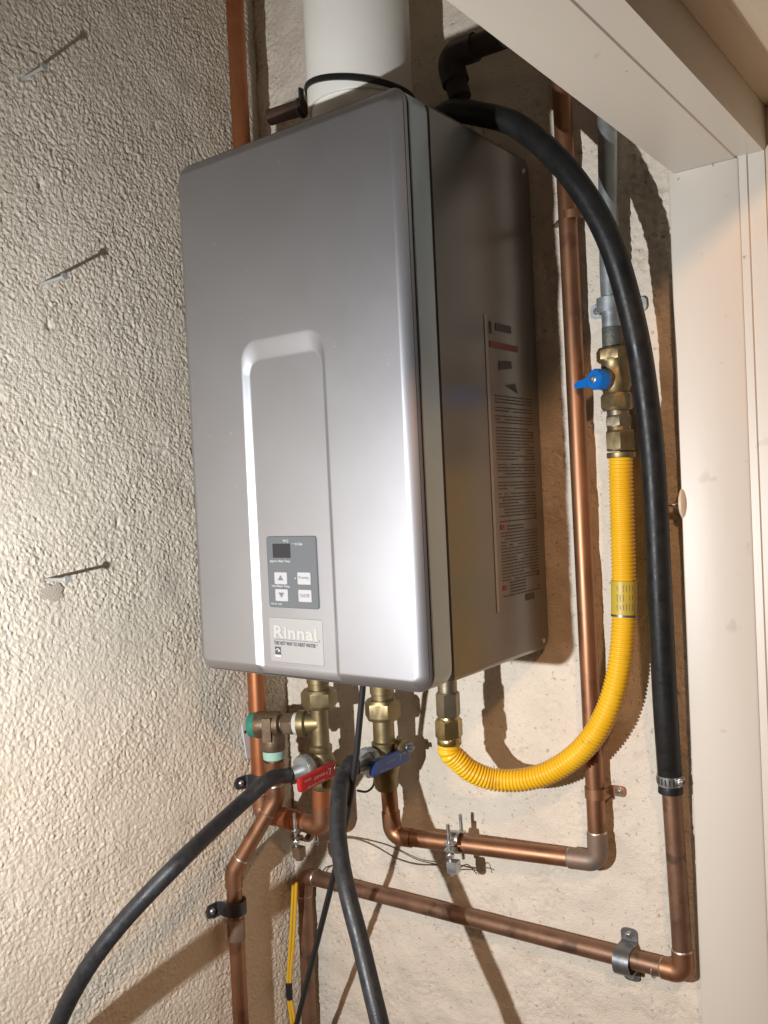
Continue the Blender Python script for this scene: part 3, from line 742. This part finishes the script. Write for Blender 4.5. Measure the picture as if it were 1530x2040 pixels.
mb = lathe(MB(), (CVX+.012, -.056, -.137), (1, -.1, .1), [(0, .011), (.014, .0110), (.016, .009)], 20); cv.part('stem_boss', mb, M['brass'])
mb = hexnut(MB(), (.1585, -.050, -.137), (1, -.15, .05), .006, .0075); lathe(mb, (.163, -.050, -.137), (1, -.15, .05), [(0, .0032), (.007, .0032)], 12); cv.part('stem', mb, M['strap_grey'])

# ------------------------------------------------------------------ pressure relief valve
rc = bo+bd*.0745
rv = Thing('relief_valve', rc, 'brown bronze relief valve with a green end cap, left of the red-lever valve', 'valve')
mb = lathe(MB(), bo+bd*.030, bd, [(0, .0155), (.008, .0155)], 24); rv.part('thread_tape', mb, M['white_tape'])
mb = hexnut(MB(), bo+bd*.037, bd, .019, .0165, rot=R(20)); rv.part('inlet_hex', mb, M['bronze'])
mb = lathe(MB(), bo+bd*.054, bd, [(0, .012), (.004, .0125), (.006, .0185), (.022, .0190), (.036, .0188), (.040, .0195), (.043, .0192)], 32)
lathe(mb, rc+Vector((0, 0, .004)), (0, 0, -1), [(0, .0165), (.020, .0165), (.026, .0178), (.038, .0180), (.041, .0165)], 28)
box(mb, rc+Vector((0, 0, -.004))-bd.cross(Vector((0, 0, 1))).normalized()*.0165, (.013, .008, .034), (bd, bd.cross(Vector((0, 0, 1))).normalized(), Vector((0, 0, 1))))
rv.part('body', mb, M['bronze'])
mb = lathe(MB(), bo+bd*.097, bd, [(0, .0178), (.006, .0180), (.011, .0170), (.013, .012)], 28); rv.part('cap', mb, M['green'])
mb = lathe(MB(), rc+Vector((0, 0, -.037)), (0, 0, -1), [(0, .0152), (.006, .0155), (.012, .0148), (.014, .0120)], 28); rv.part('thread_tape', mb, M['green_tape'], label='pale green tape round the outlet thread')

# ------------------------------------------------------------------ relief drain pipe
rp = Thing('relief_drain_pipe', (-.089, -.151, -.40), 'copper drain pipe from the green-capped relief valve, kinking left and down the wall', 'copper pipe')
r1 = rc+Vector((0, 0, -.049)); r2 = Vector((-0.0398, -0.1120, -0.2235)); r2.x = r1.x; r2.y = r1.y; r3 = Vector((-.087, -.151, -.325)); r4 = Vector((-.086, -.152, -.75))
pipe_run(rp, [r1, r2, r3, r4], RP, M['copper'], .02)
elbow(rp, r1, r2, r3, RP, .020, .022, M['copper'], .022)
elbow(rp, r2, r3, r4, RP, .022, .022, M['copper'], .022)
mb = lathe(MB(), r1+Vector((0, 0, -.004)), (0, 0, -1), [(0, .0145), (.008, .0142), (.016, .0127), (.028, .0124), (.029, .0114)], 24); rp.part('adapter', mb, M['copper'])
mb = lathe(MB(), Vector((-.0865, -.1515, -.392)), (0, 0, -1), [(0, .0118), (.001, .0124), (.030, .0126), (.031, .0118)], 24); rp.part('coupling', mb, M['flux'])
saddle('pipe_strap', (-.0868, -.1515, -.375), (0, 0, 1), (0, -1, 0), .0122, 'black one-screw strap on the left wall, lowest on the left', GS, M['strap'], (1, 0), .019, .023, wall=(-1, 0, 0), gap=.0195)

mb = MB(); lathe(mb, r1+Vector((-.0035, -.0135, -.020)), (0, 0, -1), [(0, .0008), (.002, .0017), (.005, .0020), (.007, .0012), (.0078, .0003)], 10); rp.part('solder_bead', mb, M['solder'])
# ------------------------------------------------------------------ black hoses on the service ports
def service_hose(port, pd, pts, label, r, L0=.036):
    T = Thing('service_hose', port+pd*.04, label, 'hose', 'black hoses on the service ports')
    mb = lathe(MB(), port+pd*(L0-.011), pd, [(0, .0188), (.001, .0196), (.012, .0196), (.0135, .0185), (.0135, .0115)], 32)
    for k in range(12):
        a = 2*math.pi*k/12; x, y, z = frame(pd); rd = x*math.cos(a)+y*math.sin(a); tg = y*math.cos(a)-x*math.sin(a)
        box(mb, port+pd*(L0-.004)+rd*.0196, (.0016, .0035, .009), (rd, tg, pd))
    T.part('coupling_nut', mb, M['galv'])
    tip = port+pd*(L0+.027)
    mb = lathe(MB(), port+pd*L0, pd, [(0, .0085), (.003, .0088), (.022, .0088), (.024, .0102)], 24); T.part('ferrule', mb, M['zinc'])
    P = catmull([port+pd*(L0+.020), tip]+[Vector(p) for p in pts], 14)
    T.part('hose', tube(MB(), P, r, 22), M['hose'])
    return T
hA = [(0.0366, -0.1900, -0.1596), (0.0270, -0.2350, -0.1802), (0.0390, -0.3000, -0.1933), (0.0556, -0.3620, -0.2034), (0.0370, -0.3920, -0.2317), (0.0147, -0.4150, -0.2625), (-0.0044, -0.4360, -0.2935), (-0.0262, -0.4500, -0.3295), (-0.0545, -0.4580, -0.3777), (-0.0858, -0.4630, -0.4413), (-0.1087, -0.4660, -0.5257)]
service_hose(po, pd, hA, 'black rubber hose sweeping from the red-lever valve down across the left wall', .0100)
hB = [(0.1436, -0.1520, -0.1339), (0.1451, -0.1720, -0.1461), (0.1573, -0.1960, -0.1636), (0.1714, -0.2170, -0.1915), (0.1924, -0.2380, -0.2210), (0.2148, -0.2540, -0.2523), (0.2379, -0.2650, -0.2925), (0.2625, -0.2790, -0.3336), (0.2779, -0.2870, -0.3618), (0.2988, -0.2980, -0.4073), (0.3131, -0.3050, -0.4723)]
service_hose(po2, pd2, hB, 'black rubber hose dropping from the blue-lever valve to the floor', .0104, .034)

# black cord from the heater bottom
cd = tube(MB(), catmull([((0.1835, -0.1700, -0.0171)), (0.1800, -0.1680, -0.0353), (0.1713, -0.1660, -0.0756), (0.1609, -0.1650, -0.1279), (0.1454, -0.1630, -0.1820), (0.1280, -0.1610, -0.2376), (0.1050, -0.1570, -0.2965), (0.0606, -0.1430, -0.3939), (-0.0069, -0.1180, -0.5346), (-0.0606, -0.1000, -0.6471)], 8), .0040, 12).build('power_cord', M['cord'])
tag(cd, 'thin black cord hanging from the underside of the water heater', 'cord')
sw = tube(MB(), catmull([(0.1088, -0.1000, -0.1905), (0.1123, -0.0850, -0.1957), (0.1162, -0.0750, -0.1905), (0.1172, -0.0720, -0.1787), (0.1146, -0.0700, -0.1672)], 8), .0016, 8).build('wire_tie', M['cord'])
tag(sw, 'short thin black wire curling under the blue lever', 'wire')

# ------------------------------------------------------------------ gas: galvanised riser, valve, yellow connector
gp = Thing('gas_pipe', (.464, -.024, .37), 'grey galvanised gas pipe running down the wall behind the long black hose', 'gas pipe')
gA, gB = Vector((.4735, -.027, 1.25)), Vector((.4645, -.027, .368))
gT = Vector((.4690, -.027, .62))
gp.part('pipe', tube(MB(), [gA, Vector((.472, -.027, .75)), gT, Vector((.4645, -.027, .46)), gB], .0112, 24), M['galv'])
gp.part('thread', lathe(MB(), (.4645, -.027, .366), (0, 0, 1), [(0, .0112), (.002, .01175), (.022, .0116), (.024, .0113)], 24), M['galv_dark'])
saddle('pipe_strap', (.4640, -.027, .4155), (0, 0, 1), (1, 0, 0), .0114, 'galvanised two-eared strap on the grey gas pipe, partly behind the black hose', GS, M['galv'], (1, 1), .017, .021, gap=.024)
gv = Thing('gas_valve', (.4665, -.028, .30), 'brass gas valve with a bright blue handle', 'valve')
gx = lambda z: Vector((.4650+.0046*(.366-z)/.125, -.0275, z))
def zl(v): return .3622+(v-700)*(.2416-.3622)/205
mb = hexnut(MB(), gx(zl(722)), (0, 0, 1), zl(694)-zl(722), .0205, rot=R(35), n=6)
lathe(mb, gx(zl(790)), (0, 0, 1), [(0, .0115), (.004, .0150), (.016, .0185), (.030, .0165), (.038, .0160), (.043, .0185), (.0445, .0165)], 28)
hexnut(mb, gx(zl(818)), (0, 0, 1), zl(784)-zl(818), .0195, rot=R(10), n=6)
gv.part('body', mb, M['brass'])
hc = gx(zl(757))+Vector((-.012, -.0150, 0)); hdir = Vector((-.42, -.90, .0)).normalized()
mb = lathe(MB(), gx(zl(757)), hdir, [(0, .0135), (.016, .0135), (.018, .0125)], 24); gv.part('stem', mb, M['bronze'])
hb = gx(zl(757))+hdir*.018
mb = lathe(MB(), hb, hdir, [(-.006, .0118), (0, .0122), (.012, .0122), (.0145, .0108), (.015, .004)], 28)
x, y, z = frame(hdir); side = Vector((-.90, .42, -.06)).normalized()
pl = hb+hdir*.0085
o = [(-.006, -.0066), (.011, -.0060), (.038, -.0036), (.0415, -.0016), (.0415, .0022), (.038, .0042), (.011, .0058), (-.006, .0066)]
upv = hdir.cross(side)
plate(mb, pl, side, upv if upv.z > 0 else -upv, o if side.cross(upv if upv.z > 0 else -upv).dot(hdir) > 0 else o[::-1], .0048, .0012)
hd = gv.part('handle', mb, M['blue_bright'])
mb = lathe(MB(), hb+hdir*.0148, hdir, [(0, .0045), (.0012, .0045), (.002, .0035), (.002, .0022), (.0006, .002)], 16); gv.part('screw', mb, M['zinc'], hd)

gc = Thing('gas_connector', gx(zl(905)), 'yellow corrugated flexible gas connector curving up from the heater to the gas valve', 'gas hose')
mb = lathe(MB(), gx(zl(834)), (0, 0, 1), [(0, .0118), (.001, .0128), (.009, .0128), (.010, .0118)], 24)
hexnut(mb, gx(zl(852)), (0, 0, 1), zl(828)-zl(852), .0160, rot=R(25)); gc.part('adapter', mb, M['adapter'])
mb = hexnut(MB(), gx(zl(898)), (0, 0, 1), zl(858)-zl(898), .0182, rot=R(22), ch=.08)
lathe(mb, gx(zl(912)), (0, 0, 1), [(0, .0158), (.001, .0164), (.006, .0164), (.0065, .0150)], 28); lathe(mb, gx(zl(860)), (0, 0, 1), [(0, .0140), (.006, .0136)], 28); gc.part('flare_nut', mb, M['brass'])
GX0 = .2690; GY0 = -.112
mb = hexnut(MB(), (GX0, GY0, -.0690), (0, 0, 1), .031, .0150, rot=R(14), ch=.06); lathe(mb, (GX0, GY0, -.04), (0, 0, 1), [(0, .012), (.06, .012)], 24); gc.part('adapter', mb, M['adapter'])
mb = hexnut(MB(), (GX0-.0005, GY0, -.0955), (0, 0, 1), .0245, .0172, rot=R(16), ch=.09); lathe(mb, (GX0-.0005, GY0, -.1035), (0, 0, 1), [(0, .0142), (.001, .0150), (.0075, .0150), (.009, .0140)], 28); lathe(mb, (GX0, GY0, -.072), (0, 0, 1), [(0, .0135), (.005, .0125)], 24); gc.part('flare_nut', mb, M['brass_new'])
gpath = [gx(zl(903)), (0.4695, -0.0300, 0.2153), (0.4694, -0.0315, 0.1569), (0.4682, -0.0310, 0.0983), (0.4666, -0.0340, 0.0398), (0.4615, -0.0420, -0.0120), (0.4476, -0.0490, -0.0590), (0.4226, -0.0530, -0.0990), (0.3863, -0.0560, -0.1310), (0.3478, -0.0640, -0.1481), (0.3095, -0.0770, -0.1509), (0.2864, -0.0940, -0.1390), (0.2737, -0.1050, -0.1229), (GX0-.0012, GY0, -.113), (GX0-.0005, GY0, -.1005)]
dense = catmull(gpath, 60)
# resample evenly and ripple the radius
def resample(P, step):
    L = [0]
    for a, b in zip(P[:-1], P[1:]): L.append(L[-1]+(b-a).length)
    n = int(L[-1]/step); out = []; j = 0
    for i in range(n+1):
        s = L[-1]*i/n
        while j < len(L)-2 and L[j+1] < s: j += 1
        t = (s-L[j])/max(L[j+1]-L[j], 1e-9); out.append(P[j].lerp(P[j+1], min(max(t, 0), 1)))
    return out, L[-1]
PITCH = .0045; K = 7
dense, Ltot = resample(dense, PITCH/K)
def rip(i, n):
    p = (i % K)/K
    return .845+.155*(math.sin(math.pi*p)**.8)
mb = tube(MB(), dense, .0142, 22, rf=rip); gc.part('hose', mb, M['yellow'], sharp=0)
ia = min(range(len(dense)), key=lambda i: (dense[i]-Vector((0.4681, -0.0312, 0.0942))).length); ib = min(range(len(dense)), key=lambda i: (dense[i]-Vector((0.4669, -0.0335, 0.0509))).length)
mb = tube(MB(), dense[ia:ib:4], .0147, 24); slv = gc.part('sleeve_tag', mb, M['yellow_tag'])
mb = tube(MB(), dense[ib-7:ib-2], .0150, 24)
for k in range(9):
    a = R(-150+k*14)
    pass
gc.part('tag_band', mb, M['strap_grey'], slv)
mb = MB(); rnd = random.Random(9)
vd = Vector((.63, -.77, 0)); sd = Vector((.77, .63, 0))
for k in range(7):
    a = R(-48+k*14)
    rd = vd*math.cos(a)+sd*math.sin(a); tg = sd*math.cos(a)-vd*math.sin(a)
    z0 = 0.0
    for j in range(3):
        if rnd.random() < .85:
            c = dense[ia].lerp(dense[ib], .18+.25*j)+rd*.01475
            box(mb, c, (.0003, .0005, .0090*rnd.uniform(.5, 1.1)), (rd, tg, Vector((0, 0, 1))))
gc.part('tag_text', mb, M['ink_mid'], slv)['kind'] = 'stuff'

# ------------------------------------------------------------------ ground clamps on the water pipes and the bare bonding wire
def ground_clamp(c, along, label, rot=0, r=RP, drop=.030, m1='zinc'):
    T = Thing('ground_clamp', c, label, 'pipe clamp', 'ground clamps on the water pipes'); c = Vector(c); al = Vector(along).normalized()
    fw = Vector((0, -1, 0)); up = al.cross(fw).normalized(); up = up if up.z > 0 else -up; fw = up.cross(al); fw = fw if fw.y < 0 else -fw
    mb = MB()
    for s in (1, -1):
        pts = []
        for k in range(11):
            a = R(10+160*k/10); pts.append((math.cos(a)*(r+.0005), math.sin(a)*(r+.0005)))
        pts = [(r+.011, .0025)]+pts+[(-r-.011, .0025)]
        vs = []; fs = []
        for (a, b) in pts:
            for t in (0, .0026):
                q = b+t
                for e in (-.007, .007): vs.append(c+fw*a+up*(s*(q+.0005))+al*e)
        for i in range(len(pts)-1):
            p = i*4; q = p+4; fs += [(p, p+1, q+1, q), (p+2, q+2, q+3, p+3), (p, q, q+2, p+2), (p+1, p+3, q+3, q+1)]
        fs += [(0, 2, 3, 1), (len(pts)*4-4, len(pts)*4-3, len(pts)*4-1, len(pts)*4-2)]
        mb.add(vs, fs, False)
    T.part('jaw', mb, M[m1], sharp=30)
    for s in (1, -1):
        b = c+fw*(s*(r+.0085)); mb = tube(MB(), [b-up*.030, b+up*.030], .0024, 12); bolt = T.part('bolt', mb, M['zinc'])
        mb = MB(); hexnut(mb, b-up*.0130, up, .005, .0056); lathe(mb, b+up*.0055, up, [(0, .0062), (.0014, .0062)], 16); T.part('nut', mb, M['zinc'], bolt)
    mb = MB(); box(mb, c+fw*(r+.0085)-up*.0245+al*.004, (.014, .013, .015), (al, fw, up)); lathe(mb, c+fw*(r+.0085)-up*.036+al*.004, up, [(0, .0050), (.001, .0062), (.004, .0062)], 16); T.part('wire_lug', mb, M[m1])
    return T
gcl = Vector(c3).lerp(Vector(c2), .335)
ground_clamp((0.2314, -0.0510, -0.2529), Vector(c2)-Vector(c3), 'zinc clamp with two bolts on the horizontal pipe under the yellow hose')
ground_clamp((-0.0026, -0.0855, -0.2690), (1, .02, .03), 'bronze-and-zinc clamp on the copper pipe under the red lever', r=.0134, m1='bronze')
w1 = catmull([(0.0005, -0.0700, -0.2941), (-0.0030, -0.0300, -0.2987), (0.0209, -0.0120, -0.3010), (0.0532, -0.0050, -0.3023), (0.0891, -0.0040, -0.3044), (0.1373, -0.0100, -0.3106), (0.1919, -0.0400, -0.2953), (0.2305, -0.0550, -0.2890), (0.2495, -0.0550, -0.2776), (0.2548, -0.0400, -0.2945)], 8)
w2 = catmull([(0.0004, -0.0700, -0.2956), (-0.0000, -0.0280, -0.3026), (0.0239, -0.0100, -0.3033), (0.0567, -0.0040, -0.3094), (0.0973, -0.0040, -0.3196), (0.1369, -0.0100, -0.3178), (0.1934, -0.0400, -0.2963), (0.2312, -0.0560, -0.2878), (0.2506, -0.0500, -0.2858), (0.2581, -0.0350, -0.2917)], 8)
T = Thing('bonding_wire', (0.1012, -0.0200, -0.2986), 'thin bare twisted wire strung between the two pipe clamps', 'wire')
T.part('strand', tube(MB(), w1, .0007, 8), M['wire']); T.part('strand', tube(MB(), w2, .0007, 8), M['wire'])
w3 = catmull([(0.0031, -0.0120, -0.3379), (-0.0133, -0.0120, -0.3490), (-0.0318, -0.0120, -0.3576), (-0.0376, -0.0200, -0.3668)], 6)
tag(tube(MB(), w3, .0009, 8).build('loose_wire', M['wire']), 'short loose bare wire end beside the grey drain pipe elbow', 'wire')

# ------------------------------------------------------------------ yellow wire pair
yw = Thing('yellow_wire', (-0.0763, -0.0550, -0.5305), 'pair of yellow wires bound with black tape, hanging below the corner', 'wire')
for dx in (-.0023, .0023):
    pts = [(-0.0587, -0.0550, -0.3729), (-0.0633, -0.0550, -0.4115), (-0.0711, -0.0550, -0.4673), (-0.0800, -0.0550, -0.5239), (-0.0810, -0.0550, -0.5552), (-0.0762, -0.0550, -0.5925), (-0.0740, -0.0550, -0.6538)]
    yw.part('strand', tube(MB(), catmull([Vector(p)+Vector((.8, .6, .6 if i == 0 else 0))*dx*(.8 if 2 < i < 5 else 1.05) for i, p in enumerate(pts)], 8), .0024, 10), M['yellow_wire'])
yw.part('tape', tube(MB(), [(-0.0809, -0.0550, -0.5295), (-0.0812, -0.0550, -0.5335), (-0.0813, -0.0550, -0.5514), (-0.0805, -0.0550, -0.5558)], .0050, 14, rf=lambda i, n: (.9, 1.05, 1, .9)[i]), M['cord'])

# ------------------------------------------------------------------ nails in the left wall
def nail(y, z, dz, dy, label, L=.043):
    T = Thing('nail', (XL, y, z), label, 'nail', 'nails in the stucco wall')
    d = Vector((1, dy, dz)).normalized(); p = Vector((XL, y, z))
    T.part('shank', tube(MB(), [p-d*.006, p+d*L], .0020, 12), M['nail'])
    T.part('head', lathe(MB(), p+d*(L-.0008), d, [(0, .0022), (.0006, .0046), (.0018, .0046), (.0024, .0038)], 16), M['nail'])
nail(-.4054, .7270, .02, .02, 'nail in the left wall, topmost of the three')
nail(-.3933, .4837, .03, .03, 'nail in the left wall, middle one of the three')
nail(-.4105, .1236, .03, .0, 'nail in the left wall beside a chipped patch, lowest of the three')

# chipped patch beneath the lowest nail, zinc mending plate by the corner
rnd = random.Random(3); mb = MB(); cc = Vector((XL+.0012, -.403, .1080)); pts = []
for k in range(22):
    a = 2*math.pi*k/22; rr = .0125*(1+.28*rnd.uniform(-1, 1)); pts.append(cc+Vector((0, math.cos(a)*rr*1.25, math.sin(a)*rr*.85)))
vs = pts+[cc+(p-cc)*.6+Vector((.0006, 0, 0)) for p in pts]+[cc+Vector((.0006, 0, 0))]
fs = [(k, (k+1) % 22, 22+(k+1) % 22, 22+k) for k in range(22)]+[(22+k, 22+(k+1) % 22, 44) for k in range(22)]
mb.add(vs, fs, True); struct(mb.build('plaster_patch', M['chip']))
mp_ = Thing('mending_plate', (XL+.004, -.1395, -.135), 'narrow zinc mending plate on the left wall beside the green cap', 'metal plate')
pa, pb = Vector((-0.1030, -0.0994, -0.1247)), Vector((-0.1030, -0.0926, -0.1778))
c = (pa+pb)/2; ez = (pa-pb).normalized()
mb = plate(MB(), c-Vector((.001, 0, 0)), (0, 1, 0), (0, ez.y, ez.z), rrect(.0125, (pa-pb).length, .003), .0022, .0004); mp_.part('plate', mb, M['plate_zinc'])
mb = lathe(MB(), Vector((-.1018, pa.y-.0005, pa.z-.012)), (1, 0, 0), [(-.0005, .0024), (.0003, .0024)], 14); mp_.part('hole', mb, M['black_gap'])

# ------------------------------------------------------------------ disc bumper on the jamb
bpz = (0.5362, -0.0220, 0.1820)
bm_ = Thing('bumper_disc', (.5330, -.015, bpz[2]), 'small cream disc with a screw, fixed at the edge of the door jamb', 'bumper')
mb = lathe(MB(), Vector((.5326, -.0040, bpz[2])), (1, 0, 0), [(0, .0190), (.001, .0200), (.0030, .0198), (.0052, .0172), (.0068, .0125), (.0074, .005)], 40); bm_.part('disc', mb, M['disc'])
mb = MB()
lathe(mb, Vector((.5330, -.0185, bpz[2]-.002)), (-1, 0, 0), [(0, .0032), (.004, .0034), (.0045, .0026), (.006, .0034), (.0065, .0026), (.008, .0032), (.0085, .0022), (.016, .001)], 14); bm_.part('screw', mb, M['zinc'])
